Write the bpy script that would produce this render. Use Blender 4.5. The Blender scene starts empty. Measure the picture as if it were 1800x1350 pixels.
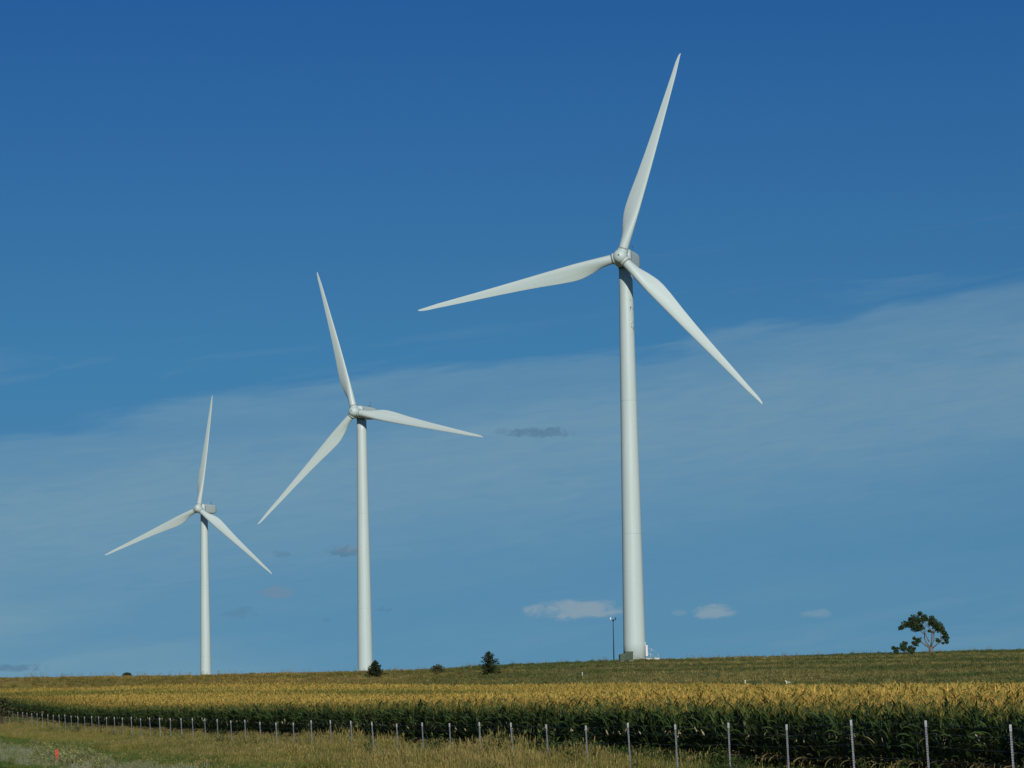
import bpy, math, random
import numpy as np
from mathutils import Matrix, Vector

random.seed(7); RNG = np.random.default_rng(7)
sc = bpy.context.scene
COL = sc.collection
PI = math.pi

# ------------------------------------------------------------------ camera
F = 5500.0                                   # focal length in pixels of the 1800 px wide photograph
EYE = 2.2
PITCH = math.atan((1222 - 675) / F); ROLL = -math.atan(0.02)
cam = bpy.data.objects.new('camera', bpy.data.cameras.new('camera'))
COL.objects.link(cam); sc.camera = cam
cam.data.sensor_width = 36.0; cam.data.lens = 110.0
cam.data.clip_start = 1.0; cam.data.clip_end = 30000.0
CAM_R = Matrix.Rotation(PI / 2 + PITCH, 3, 'X') @ Matrix.Rotation(ROLL, 3, 'Z')
cam.matrix_world = Matrix.Translation((0, 0, EYE)) @ CAM_R.to_4x4()

# ------------------------------------------------------------------ sky, sun, exposure
SUN_AZ = math.radians(180 - 10)              # clockwise from +Y: behind the camera, to the right
SUN_EL = math.radians(25)
world = bpy.data.worlds.new('World'); sc.world = world; world.use_nodes = True
def build_world():
    nt = world.node_tree; N = nt.nodes; L = nt.links
    bg = N['Background']; bg.inputs[1].default_value = 0.1
    def math_(op, a, b=None, c=None, clamp=False):
        n = N.new('ShaderNodeMath'); n.operation = op; n.use_clamp = clamp
        for i, v in enumerate((a, b, c)):
            if v is None: continue
            if isinstance(v, (int, float)): n.inputs[i].default_value = v
            else: L.new(v, n.inputs[i])
        return n.outputs[0]
    def smooth(v, lo, hi):
        n = N.new('ShaderNodeMapRange'); n.interpolation_type = 'SMOOTHERSTEP'
        L.new(v, n.inputs[0]); n.inputs[1].default_value = lo; n.inputs[2].default_value = hi
        return n.outputs[0]
    tc = N.new('ShaderNodeTexCoord'); sep = N.new('ShaderNodeSeparateXYZ'); L.new(tc.outputs['Generated'], sep.inputs[0])
    x, y, z = sep.outputs
    # clear dry air: the sky is sampled a little higher than the line of sight
    cmb = N.new('ShaderNodeCombineXYZ'); L.new(x, cmb.inputs[0]); L.new(y, cmb.inputs[1]); L.new(math_('ADD', z, 0.25), cmb.inputs[2])
    nrm = N.new('ShaderNodeVectorMath'); nrm.operation = 'NORMALIZE'; L.new(cmb.outputs[0], nrm.inputs[0])
    sky = N.new('ShaderNodeTexSky'); sky.sky_type = 'NISHITA'; sky.sun_disc = False
    sky.sun_elevation = SUN_EL; sky.sun_rotation = SUN_AZ
    sky.altitude = 2000; sky.air_density = 1; sky.dust_density = 0; sky.ozone_density = 4
    L.new(nrm.outputs[0], sky.inputs[0])
    el = math_('ARCSINE', z); az = math_('ARCTAN2', x, y)
    ramp = N.new('ShaderNodeValToRGB'); cr = ramp.color_ramp
    cr.elements[0].position = 0.0; cr.elements[0].color = (.545, .775, .645, 1)
    cr.elements[1].position = 1.0; cr.elements[1].color = (.12, .42, .74, 1)
    e = cr.elements.new(0.18); e.color = (.415, .835, .825, 1); e = cr.elements.new(0.375); e.color = (.205, .60, .865, 1)
    L.new(math_('DIVIDE', el, 0.60, clamp=True), ramp.inputs[0])
    mul = N.new('ShaderNodeMix'); mul.data_type = 'RGBA'; mul.blend_type = 'MULTIPLY'; mul.inputs[0].default_value = 1
    L.new(sky.outputs[0], mul.inputs[6]); L.new(ramp.outputs[0], mul.inputs[7])
    col = mul.outputs[2]
    # coordinates on the sky, in radians, for the clouds
    def noise(sx, sy, scale, detail, dist=0.0, off=0.0, rough=.5):
        c = N.new('ShaderNodeCombineXYZ')
        L.new(math_('MULTIPLY', az, sx), c.inputs[0]); L.new(math_('MULTIPLY', sheared, sy), c.inputs[1]); c.inputs[2].default_value = off
        n = N.new('ShaderNodeTexNoise'); n.inputs['Scale'].default_value = scale; n.inputs['Detail'].default_value = detail
        n.inputs['Distortion'].default_value = dist; n.inputs['Roughness'].default_value = rough
        L.new(c.outputs[0], n.inputs['Vector']); return n.outputs['Fac']
    band = math_('MULTIPLY_ADD', math_('SINE', az), 0.118, 0.1065)      # upper edge of the thin cirrus sheet
    sheared = math_('SUBTRACT', el, band)
    n1 = noise(1, 5, 22, 5, .4); n2 = noise(1, 6, 9, 4, .5, 3.1); n3 = noise(1.5, 9, 40, 4, .8, 7.7)
    depth = math_('SUBTRACT', math_('MULTIPLY_ADD', math_('SUBTRACT', n1, .5), 0.016, math_('MULTIPLY', math_('SUBTRACT', n2, .5), 0.024)), sheared)
    edge = math_('MULTIPLY_ADD', smooth(depth, -0.003, 0.005), .62, math_('MULTIPLY', smooth(depth, 0.0, 0.03), .38))
    fade = math_('SUBTRACT', 1.0, math_('MULTIPLY', smooth(depth, 0.022, 0.085), .82))
    body = math_('ADD', math_('MULTIPLY_ADD', n2, 0.6, .30), math_('MULTIPLY', n3, 0.55))
    veil = math_('MULTIPLY', math_('MULTIPLY', edge, fade), math_('MULTIPLY', body, 0.37))
    low = math_('MULTIPLY', smooth(noise(1, 7, 14, 4, .4, 12.4), .46, .72), smooth(depth, .07, .12))
    veil = math_('ADD', veil, math_('MULTIPLY', low, 0.12), clamp=True)
    bank = math_('MULTIPLY', math_('MULTIPLY', smooth(math_('SUBTRACT', math_('MULTIPLY', math_('SINE', az), -.20), el), -.012, .014), smooth(noise(1, 6, 10, 4, .4, 31.0), .25, .7)), .22)
    veil = math_('ADD', veil, bank, clamp=True)
    wisp = math_('MULTIPLY', smooth(noise(1, 10, 13, 5, .6, 21.0), .5, .8), math_('SUBTRACT', smooth(depth, -.035, -.008), smooth(depth, -.008, .01)))
    veil = math_('ADD', veil, math_('MULTIPLY', wisp, 0.12), clamp=True)
    def over(base, colour, fac):
        m = N.new('ShaderNodeMix'); m.data_type = 'RGBA'; m.blend_type = 'MIX'
        L.new(fac, m.inputs[0]); L.new(base, m.inputs[6])
        m.inputs[7].default_value = (*[c / 0.1 for c in colour], 1); return m.outputs[2]
    col = over(col, (.31, .44, .46), veil)
    # small fair-weather clouds: (x, y in the photograph, half width, half height, strength, colour)
    nc = noise(1, 2.2, 130, 5, .3, 5.5, .6)
    ng_ = noise(1, 1.6, 260, 5, .6, 15.5, .65)
    def cloud(col, px, py, hw, hh, s, c):
        a0 = (px - 911) / F; e0 = (1222 - 0.02 * (px - 911) - py) / F
        dx = math_('DIVIDE', math_('SUBTRACT', az, a0), hw / F); dy = math_('DIVIDE', math_('SUBTRACT', el, e0), hh / F)
        # flatter below than above
        dyy = math_('MULTIPLY', dy, math_('MULTIPLY_ADD', math_('LESS_THAN', dy, 0.0), 0.5, 1.0))
        r2 = math_('ADD', math_('MULTIPLY', dx, dx), math_('MULTIPLY', dyy, dyy))
        m = math_('ADD', math_('SUBTRACT', 1.0, r2), math_('MULTIPLY_ADD', ng_, 4.6, -2.45) if c == dark else math_('MULTIPLY_ADD', math_('MULTIPLY_ADD', nc, .65, math_('MULTIPLY', ng_, .35)), 3.4, -1.75))
        m = math_('MULTIPLY', smooth(m, -.25, 1.0), smooth(math_('SUBTRACT', 1.0, r2), -1.0, .4))
        col = over(col, c, math_('MULTIPLY', m, s))
        return col
    grey = (.30, .37, .41); dark = (.085, .175, .27); pink = (.19, .24, .32)
    for a in ((1018, 1076, 100, 23, .62, grey), (1257, 1079, 40, 18, .55, grey), (1436, 1081, 30, 12, .28, grey), (1196, 1079, 17, 7, .2, grey),
              (610, 974, 34, 14, .55, dark), (618, 969, 26, 9, .35, pink), (488, 1045, 36, 14, .45, pink), (498, 977, 24, 8, .35, dark), (430, 1080, 34, 14, .25, dark),
              (676, 1073, 24, 7, .3, dark), (960, 764, 72, 12, .6, dark), (895, 761, 22, 8, .3, dark), (40, 1177, 58, 10, .55, dark), (580, 1088, 12, 12, .2, dark)):
        col = cloud(col, *a)
    L.new(col, bg.inputs[0])
build_world()

sun = bpy.data.objects.new('sun', bpy.data.lights.new('sun', 'SUN')); COL.objects.link(sun)
sun.data.energy = 3.8; sun.data.angle = math.radians(0.53); sun.data.color = (1.0, 0.95, 0.86)
SUN_DIR = Vector((math.sin(SUN_AZ) * math.cos(SUN_EL), math.cos(SUN_AZ) * math.cos(SUN_EL), math.sin(SUN_EL)))
sun.rotation_euler = (-SUN_DIR).to_track_quat('-Z', 'Y').to_euler(); sun.location = SUN_DIR * 300
vs = sc.view_settings
vs.view_transform = 'Standard'; vs.look = 'None'; vs.gamma = 1.0; vs.exposure = 0.0; vs.use_curve_mapping = False

# ------------------------------------------------------------------ helpers
class MB:
    """collects faces; build() links them as one mesh object"""
    def __init__(s): s.v = []; s.f = []; s.m = []; s.sm = []
    def add(s, verts, faces, mat=0, smooth=False):
        o = len(s.v); s.v += [tuple(p) for p in verts]
        for f in faces: s.f.append(tuple(i + o for i in f)); s.m.append(mat); s.sm.append(smooth)
    def box(s, c, d, mat=0, M=None):
        x, y, z = c; a, b, h = d[0] / 2, d[1] / 2, d[2] / 2
        vs_ = [Vector((x + i * a, y + j * b, z + k * h)) for k in (-1, 1) for j in (-1, 1) for i in (-1, 1)]
        if M: vs_ = [M @ p for p in vs_]
        s.add(vs_, [(0, 2, 3, 1), (4, 5, 7, 6), (0, 1, 5, 4), (2, 6, 7, 3), (0, 4, 6, 2), (1, 3, 7, 5)], mat)
    def loft(s, rings, mat=0, smooth=True, cap=True):
        n = len(rings[0]); vs_ = [p for r in rings for p in r]; fs = []
        for i in range(len(rings) - 1):
            for j in range(n):
                k = (j + 1) % n
                fs.append((i * n + j, i * n + k, (i + 1) * n + k, (i + 1) * n + j))
        s.add(vs_, fs, mat, smooth)
        if cap:
            o = len(s.v) - len(vs_)
            s.f.append(tuple(o + j for j in reversed(range(n)))); s.m.append(mat); s.sm.append(False)
            s.f.append(tuple(o + (len(rings) - 1) * n + j for j in range(n))); s.m.append(mat); s.sm.append(False)
    def tube(s, pts, rads, n=6, mat=0, cap=True):
        rings = []; pts = [Vector(p) for p in pts]
        for i, p in enumerate(pts):
            t = (pts[min(i + 1, len(pts) - 1)] - pts[max(i - 1, 0)]).normalized()
            a = t.orthogonal().normalized() if abs(t.z) < .9 else t.cross(Vector((0, 1, 0))).normalized()
            if abs(t.z) < .9: a = t.cross(Vector((0, 0, 1))).normalized()
            b = t.cross(a)
            r = rads[i] if hasattr(rads, '__len__') else rads
            rings.append([p + (a * math.cos(q) + b * math.sin(q)) * r for q in [2 * PI * k / n for k in range(n)]])
        s.loft(rings, mat, True, cap)
    def lathe(s, prof, n=32, axis='Z', mat=0, cap=True):
        rings = []
        for r, h in prof:
            rg = []
            for k in range(n):
                a = 2 * PI * k / n
                rg.append((r * math.cos(a), r * math.sin(a), h) if axis == 'Z' else (r * math.cos(a), h, r * math.sin(a)))
            rings.append(rg)
        s.loft(rings, mat, True, cap)
    def mesh(s, name, mats):
        me = bpy.data.meshes.new(name); me.from_pydata([tuple(p) for p in s.v], [], s.f)
        for m in (mats if isinstance(mats, (list, tuple)) else [mats]): me.materials.append(m)
        me.polygons.foreach_set('material_index', s.m); me.polygons.foreach_set('use_smooth', s.sm); me.update()
        return me
    def build(s, name, mats, parent=None, M=None):
        return link(name, s.mesh(name, mats), parent, M)
def link(name, data, parent=None, M=None):
    o = bpy.data.objects.new(name, data); COL.objects.link(o)
    if parent: o.parent = parent
    if M is not None: o.matrix_local = M
    return o
def tag(o, label, cat, group=None, kind=None):
    o['label'] = label
    if cat: o['category'] = cat
    if group: o['group'] = group
    if kind: o['kind'] = kind
    return o
def thing(name, label, cat, loc, rz=0.0, group=None):
    o = link(name, None); o.location = loc; o.rotation_euler = (0, 0, rz); o.empty_display_size = .3
    return tag(o, label, cat, group)

def material(name, colour, rough=.6, spec=.3, metal=0.0, var=0.0, vscale=3.0, stretch=(1, 1, 1), bump=0.0, bscale=20.0):
    m = bpy.data.materials.new(name); m.use_nodes = True; nt = m.node_tree; b = nt.nodes['Principled BSDF']
    b.inputs['Roughness'].default_value = rough; b.inputs['Specular IOR Level'].default_value = spec; b.inputs['Metallic'].default_value = metal
    b.inputs['Base Color'].default_value = (*colour, 1)
    if var or bump:
        tc = nt.nodes.new('ShaderNodeTexCoord'); mp = nt.nodes.new('ShaderNodeMapping'); mp.inputs['Scale'].default_value = stretch
        nt.links.new(tc.outputs['Object'], mp.inputs[0])
    if var:
        n = nt.nodes.new('ShaderNodeTexNoise'); n.inputs['Scale'].default_value = vscale; n.inputs['Detail'].default_value = 5
        nt.links.new(mp.outputs[0], n.inputs['Vector'])
        r = nt.nodes.new('ShaderNodeValToRGB')
        r.color_ramp.elements[0].position = .3; r.color_ramp.elements[1].position = .7
        r.color_ramp.elements[0].color = (*[c * (1 - var) for c in colour], 1); r.color_ramp.elements[1].color = (*[min(1, c * (1 + var)) for c in colour], 1)
        nt.links.new(n.outputs['Fac'], r.inputs[0]); nt.links.new(r.outputs[0], b.inputs['Base Color'])
    if bump:
        n = nt.nodes.new('ShaderNodeTexNoise'); n.inputs['Scale'].default_value = bscale; n.inputs['Detail'].default_value = 4
        nt.links.new(mp.outputs[0], n.inputs['Vector']); bp = nt.nodes.new('ShaderNodeBump'); bp.inputs['Strength'].default_value = bump
        nt.links.new(n.outputs['Fac'], bp.inputs['Height']); nt.links.new(bp.outputs[0], b.inputs['Normal'])
    return m
def plant_material(name, attr=None, colour=(1, 1, 1), lo=.7, hi=1.3, rough=.65, translucent=.15, spec=.15):
    """leaf colour = per-plant colour (attribute of the plant) x variation from leaf to leaf"""
    m = bpy.data.materials.new(name); m.use_nodes = True; nt = m.node_tree; N = nt.nodes; L = nt.links
    b = N['Principled BSDF']; out = N['Material Output']
    b.inputs['Roughness'].default_value = rough; b.inputs['Specular IOR Level'].default_value = spec
    mix = N.new('ShaderNodeMix'); mix.data_type = 'RGBA'; mix.blend_type = 'MULTIPLY'; mix.inputs[0].default_value = 1
    if attr:
        a = N.new('ShaderNodeAttribute'); a.attribute_type = 'INSTANCER'; a.attribute_name = attr; L.new(a.outputs['Color'], mix.inputs[6])
    else: mix.inputs[6].default_value = (*colour, 1)
    g = N.new('ShaderNodeNewGeometry'); mr = N.new('ShaderNodeMapRange'); mr.inputs[3].default_value = lo; mr.inputs[4].default_value = hi
    L.new(g.outputs['Random Per Island'], mr.inputs[0]); L.new(mr.outputs[0], mix.inputs[7])
    L.new(mix.outputs[2], b.inputs['Base Color'])
    tr = N.new('ShaderNodeBsdfTranslucent'); L.new(mix.outputs[2], tr.inputs[0])
    ms = N.new('ShaderNodeMixShader'); ms.inputs[0].default_value = translucent
    L.new(b.outputs[0], ms.inputs[1]); L.new(tr.outputs[0], ms.inputs[2]); L.new(ms.outputs[0], out.inputs[0])
    return m

# ------------------------------------------------------------------ lie of the land
# columns are bearings (given as x in the photograph), rows distances in metres
def yh(px): return 1222 - 0.02 * (px - 911)                # eye level line
BX = np.array([-1800, -900, 0, 350, 640, 900, 1120, 1450, 1800, 2700, 3600], float)
CORN_FAR = np.array([700, 600, 480, 440, 405, 370, 350, 310, 262, 220, 200], float)
CORN_FAR_E = np.array([24, 24, 26, 28, 24, 17, 17, 7, -2, -4, -4], float)
CREST = np.array([560, 560, 560, 560, 580, 600, 604, 625, 640, 640, 640], float)
CREST_E = np.array([45, 46, 46.5, 44, 44.5, 52, 57, 59, 62.5, 66, 66], float)
CORN_H = 2.15
def corn_far(px): return np.interp(px, BX, CORN_FAR)
def make_table():
    us = np.linspace(-1800, 3600, 109); ys = np.r_[np.arange(0, 800, 4.0), np.geomspace(800, 12000, 60)]
    T = np.zeros((len(us), len(ys)))
    for i, u in enumerate(us):
        cf = np.interp(u, BX, CORN_FAR); ce = np.interp(u, BX, CORN_FAR_E); cr = np.interp(u, BX, CREST); ee = np.interp(u, BX, CREST_E)
        rise = np.interp(u, [-200, 0, 200, 900], [.55, .4, .05, 0.0])
        zc = EYE + ce / F * cf - CORN_H; zr = EYE + ee / F * cr
        far = np.interp(u, [-1800, 0, 340, 640, 1120, 1800, 3600], [-8, -7, -6, 0, 6, 7, 7])
        k = [(0, .6), (30, .55), (60, -.1), (95, -.08), (150, .0), (min(290, cf - 40), rise), (cf, zc), (cr - 60, zc + (zr - zc) * .80), (cr, zr), (cr + 50, zr - .5),
             (850, 2.2 if u < 900 else 5), (1130, far), (2500, far - 12), (12000, -40)]
        T[i] = np.interp(ys, [a for a, b in k], [b for a, b in k])
    for _ in range(3):
        S = T.copy(); S[:, 1:-1] = (T[:, :-2] + 2 * T[:, 1:-1] + T[:, 2:]) / 4; T = S
        S = T.copy(); S[1:-1] = (T[:-2] + 2 * T[1:-1] + T[2:]) / 4; T = S
    return us, ys, T
TU, TY, TT = make_table()
TH = math.atan(1373 / F); DF = 24.8; SP = 4.61
FD = np.array([-math.sin(TH), math.cos(TH)]); FN = np.array([math.cos(TH), math.sin(TH)])
def undulate(X, Y):
    a = np.clip((Y - 240) / 200, 0, 1)
    return a * (.10 * np.sin(X * .071 + 1.3) * np.sin(Y * .043 + X * .02) + .06 * np.sin(X * .21 + Y * .11) + .03 * np.sin(X * .63 - Y * .37))
def gz(X, Y):
    X = np.asarray(X, float); Y = np.asarray(Y, float)
    Yc = np.clip(Y, 0, 11999); px = np.clip(X / np.maximum(Yc, 70) * F + 911, -1800, 3600)
    fi = (px + 1800) / 50; i = np.clip(fi.astype(int), 0, len(TU) - 2); a = fi - i
    j = np.clip(np.searchsorted(TY, Yc, side='right') - 1, 0, len(TY) - 2); b = (Yc - TY[j]) / (TY[j + 1] - TY[j])
    z = (TT[i, j] * (1 - a) * (1 - b) + TT[i + 1, j] * a * (1 - b) + TT[i, j + 1] * (1 - a) * b + TT[i + 1, j + 1] * a * b)
    n = X * FN[0] + Y * FN[1] - DF                       # shallow roadside ditch in front of the fence
    ditch = -.28 * np.clip((n + 19) / 6, 0, 1) * np.clip((1.5 - n) / 3.5, 0, 1) * np.clip((Y - 40) / 30, 0, 1)
    return z + undulate(X, Y) + ditch
def ray(px, py):
    return CAM_R @ Vector(((px - 900) / F, (675 - py) / F, -1.0))
def at(px, Y, py=1165):                                   # ground point on a bearing at a given distance
    d = ray(px, py); X = d.x / d.y * Y
    return Vector((X, Y, float(gz(X, Y))))
def hit(px, py, lo=60, hi=700):                          # where a line of sight meets the ground
    d = ray(px, py); Ys = np.arange(lo, hi, .5); Xs = d.x / d.y * Ys; zs = EYE + d.z / d.y * Ys
    below = np.nonzero(zs <= gz(Xs, Ys))[0]
    if len(below) == 0:
        i = int(np.argmin(zs / Ys - gz(Xs, Ys) / Ys))
    else: i = below[0]
    return Vector((float(Xs[i]), float(Ys[i]), float(gz(Xs[i], Ys[i]))))
# the fence line: a straight line, s metres along it (away from the camera), n metres across it (+ towards the corn)
def line(s, n):
    s = np.asarray(s, float); n = np.asarray(n, float)
    return FD[0] * s + FN[0] * (DF + n), FD[1] * s + FN[1] * (DF + n)
def line_n(X, Y): return X * FN[0] + Y * FN[1] - DF
def bearing(X, Y): return X / np.maximum(Y, 1) * F + 911
CORN_N = 5.2

def build_ground():
    ss = np.r_[np.geomspace(-5, -.26, 22), np.arange(-.25, .2501, .0045), np.geomspace(.26, 5, 22)]
    ys = np.r_[-400, -200, -100, -40, 0, 20, 40, np.arange(55, 300, 5), np.arange(300, 700, 2.5), np.geomspace(700, 11500, 50)]
    X = (ss[None, :] * np.maximum(ys, 80)[:, None]); Y = np.repeat(ys[:, None], len(ss), 1)
    Z = gz(X, Y); n, m = X.shape
    me = bpy.data.meshes.new('ground')
    V = np.stack([X, Y, Z], -1).reshape(-1, 3)
    idx = np.arange(n * m).reshape(n, m)
    Q = np.stack([idx[:-1, :-1], idx[:-1, 1:], idx[1:, 1:], idx[1:, :-1]], -1).reshape(-1, 4)
    me.from_pydata(V.tolist(), [], Q.tolist())
    at_ = me.color_attributes.new('zone', 'FLOAT_COLOR', 'POINT')
    px = bearing(X, Y); nn = line_n(X, Y)
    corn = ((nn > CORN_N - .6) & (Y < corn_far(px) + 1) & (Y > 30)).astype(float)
    verge = ((nn <= CORN_N - .6)).astype(float)
    left = np.clip((900 - px) / 500, 0, 1)
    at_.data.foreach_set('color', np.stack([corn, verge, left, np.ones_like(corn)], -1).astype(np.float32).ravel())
    me.polygons.foreach_set('use_smooth', [True] * len(me.polygons)); me.update()
    m_ = bpy.data.materials.new('field_soil_and_grass'); m_.use_nodes = True; nt = m_.node_tree; N = nt.nodes; L = nt.links
    b = N['Principled BSDF']; b.inputs['Roughness'].default_value = .9; b.inputs['Specular IOR Level'].default_value = .05
    geo = N.new('ShaderNodeNewGeometry'); mp = N.new('ShaderNodeMapping'); L.new(geo.outputs['Position'], mp.inputs[0])
    def noise(scale, detail=4, st=(1, 1, 1)):
        q = N.new('ShaderNodeMapping'); q.inputs['Scale'].default_value = st; L.new(geo.outputs['Position'], q.inputs[0])
        k = N.new('ShaderNodeTexNoise'); k.inputs['Scale'].default_value = scale; k.inputs['Detail'].default_value = detail; L.new(q.outputs[0], k.inputs['Vector']); return k.outputs['Fac']
    def ramp(f, els):
        r = N.new('ShaderNodeValToRGB'); r.color_ramp.elements[0].position = els[0][0]; r.color_ramp.elements[0].color = (*els[0][1], 1)
        r.color_ramp.elements[1].position = els[-1][0]; r.color_ramp.elements[1].color = (*els[-1][1], 1)
        for p, c in els[1:-1]: e = r.color_ramp.elements.new(p); e.color = (*c, 1)
        L.new(f, r.inputs[0]); return r.outputs[0]
    def mix(f, a, c, mode='MIX'):
        k = N.new('ShaderNodeMix'); k.data_type = 'RGBA'; k.blend_type = mode
        if isinstance(f, float): k.inputs[0].default_value = f
        else: L.new(f, k.inputs[0])
        for i, v in ((6, a), (7, c)):
            if isinstance(v, tuple): k.inputs[i].default_value = (*v, 1)
            else: L.new(v, k.inputs[i])
        return k.outputs[2]
    past = ramp(noise(.030, 6, (.6, .8, 1)), [(.36, (.075, .105, .036)), (.46, (.11, .135, .042)), (.55, (.15, .155, .05)), (.64, (.25, .20, .08))])
    fine = ramp(noise(.5, 5), [(.3, (.62, .66, .6)), (.7, (1.3, 1.25, 1.2))])
    past = mix(1.0, past, fine, 'MULTIPLY')
    brown = mix(1.0, ramp(noise(.03, 5), [(.35, (.19, .165, .045)), (.65, (.27, .205, .06))]), fine, 'MULTIPLY')
    vc = N.new('ShaderNodeVertexColor'); vc.layer_name = 'zone'; sp = N.new('ShaderNodeSeparateColor'); L.new(vc.outputs[0], sp.inputs[0])
    c = mix(sp.outputs[2], past, brown)
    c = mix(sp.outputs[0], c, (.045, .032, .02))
    c = mix(sp.outputs[1], c, ramp(noise(.35, 5), [(.35, (.075, .08, .025)), (.65, (.16, .125, .05))]))
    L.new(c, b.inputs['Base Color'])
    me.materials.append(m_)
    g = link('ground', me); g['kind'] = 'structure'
    tag(g, 'gently rising grass and field ground running up to the skyline', None)
    return g
build_ground()

# ------------------------------------------------------------------ wind turbines
HUB_H = 77.5; OVER = 3.9; TILT = math.radians(5); CONE = math.radians(2); RAD = 41.25
def turbine_white(name, stains=False):
    m = bpy.data.materials.new(name); m.use_nodes = True; nt = m.node_tree; N = nt.nodes; L = nt.links; b = N['Principled BSDF']
    b.inputs['Roughness'].default_value = .42; b.inputs['Specular IOR Level'].default_value = .35
    tc = N.new('ShaderNodeTexCoord'); mp = N.new('ShaderNodeMapping'); mp.inputs['Scale'].default_value = (1, 1, .06); L.new(tc.outputs['Object'], mp.inputs[0])
    n = N.new('ShaderNodeTexNoise'); n.inputs['Scale'].default_value = 1.6; n.inputs['Detail'].default_value = 6; L.new(mp.outputs[0], n.inputs['Vector'])
    r = N.new('ShaderNodeValToRGB'); r.color_ramp.elements[0].position = .3; r.color_ramp.elements[1].position = .72
    r.color_ramp.elements[0].color = (.425, .51, .49, 1); r.color_ramp.elements[1].color = (.465, .55, .535, 1); L.new(n.outputs['Fac'], r.inputs[0])
    col = r.outputs[0]
    if stains:   # a few dark oil marks running down the upper tower
        mp2 = N.new('ShaderNodeMapping'); mp2.inputs['Scale'].default_value = (1, 1, .45); L.new(tc.outputs['Object'], mp2.inputs[0])
        n2 = N.new('ShaderNodeTexNoise'); n2.inputs['Scale'].default_value = 2.6; n2.inputs['Detail'].default_value = 3; L.new(mp2.outputs[0], n2.inputs['Vector'])
        sp = N.new('ShaderNodeSeparateXYZ'); L.new(tc.outputs['Object'], sp.inputs[0])
        def rng(v, a, b_):
            k = N.new('ShaderNodeMapRange'); L.new(v, k.inputs[0]); k.inputs[1].default_value = a; k.inputs[2].default_value = b_; return k.outputs[0]
        def mul(a, b_):
            k = N.new('ShaderNodeMath'); k.operation = 'MULTIPLY'; L.new(a, k.inputs[0]); L.new(b_, k.inputs[1]); return k.outputs[0]
        f = mul(mul(rng(n2.outputs['Fac'], .60, .64), rng(sp.outputs[0], .85, 1.0)), mul(rng(sp.outputs[2], 62, 64), rng(sp.outputs[2], 70, 69)))
        k = N.new('ShaderNodeMix'); k.data_type = 'RGBA'; L.new(f, k.inputs[0]); L.new(col, k.inputs[6]); k.inputs[7].default_value = (.14, .15, .15, 1); col = k.outputs[2]
    L.new(col, b.inputs['Base Color'])
    return m
WHITE = turbine_white('turbine_paint'); WHITE_S = turbine_white('turbine_tower_paint', True)
SEAL = material('dark_rubber_seal', (.09, .09, .09), .7)
GALV = material('galvanised_steel', (.42, .44, .45), .45, .5, .3, .15, 8)
DARKM = material('dark_metal', (.06, .065, .07), .5)
CONC = material('pale_concrete', (.52, .51, .47), .85, .2, 0, .15, 2)

def blade_mesh():
    st = [.030, .045, .06, .08, .10, .125, .15, .175, .2, .225, .25, .3, .35, .4, .45, .5, .55, .6, .65, .7, .75, .8, .85, .9, .93, .955, .975, .988, .996, 1.0]
    cx = [.03, .06, .10, .15, .20, .235, .3, .4, .5, .6, .7, .8, .9, .955, .985, .996, 1.0]; cy = [1.85, 1.85, 2.1, 2.75, 3.2, 3.3, 3.05, 2.55, 2.12, 1.76, 1.45, 1.16, .86, .64, .42, .24, .06]
    tx = [.03, .06, .10, .15, .2, .3, .5, .7, .9, .97, 1]; ty = [1.85, 1.82, 1.68, 1.36, 1.08, .74, .42, .26, .14, .09, .02]
    lx = [.03, .06, .12, .22, .4, .7, .9, 1.0]; ly = [.925, .925, .98, 1.02, .86, .52, .33, .08]
    wx = [.03, .10, .2, .3, .5, .7, 1.0]; wy = [19, 18, 14, 9.5, 4.5, 1.5, -0.5]
    n = 28; rings = []
    for s in st:
        c, t, le, tw = np.interp(s, cx, cy), np.interp(s, tx, ty), np.interp(s, lx, ly), math.radians(np.interp(s, wx, wy) + 2.0)
        w = min(1, max(0, (s - .05) / .13)); w = w * w * (3 - 2 * w)
        bend = -1.2 * max(0, s - .3) ** 2                  # tips bend towards the wind
        rg = []
        for k in range(n):
            a = 2 * PI * k / n; xc = .5 * (1 + math.cos(a))      # 1 = leading edge
            q = 1 - xc
            yt = 2.97 * math.sqrt(max(q, 0)) - 1.26 * q - 3.516 * q * q + 2.843 * q ** 3 - 1.015 * q ** 4
            ya = yt * .5 * 2 * (1 if math.sin(a) >= 0 else -1) * .5
            ye = math.sin(a) * .5
            camber = w * .10 * (1 - (2 * q - .9) ** 2) * (1 if s < .97 else 0)
            yy = (ye * (1 - w) + (ya + camber * .6) * w) * t
            X = le - q * c
            # twist about the blade axis: the leading edge turns into the wind (-Y)
            rg.append((X * math.cos(tw) + yy * math.sin(tw), -X * math.sin(tw) + yy * math.cos(tw) + bend, s * RAD))
        rings.append(rg)
    mb = MB(); mb.loft(rings, 0, True, True); return mb.mesh('blade', WHITE)
def superring(y, hw, top, bot, n=32, p=5.0):
    rg = []; c = (top + bot) / 2; hh = (top - bot) / 2
    for k in range(n):
        a = 2 * PI * k / n; cx, sx = math.cos(a), math.sin(a)
        rg.append((hw * math.copysign(abs(cx) ** (2 / p), cx), y, c + hh * math.copysign(abs(sx) ** (2 / p), sx)))
    return rg
BLADE = blade_mesh()
def tower_mesh(mat):
    mb = MB(); prof = []
    for k in range(25):
        q = k / 24; prof.append((2.15 - .85 * q, q * (HUB_H - 1.75)))
    mb.lathe(prof, 56); return mb.mesh('tower', mat)
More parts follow.
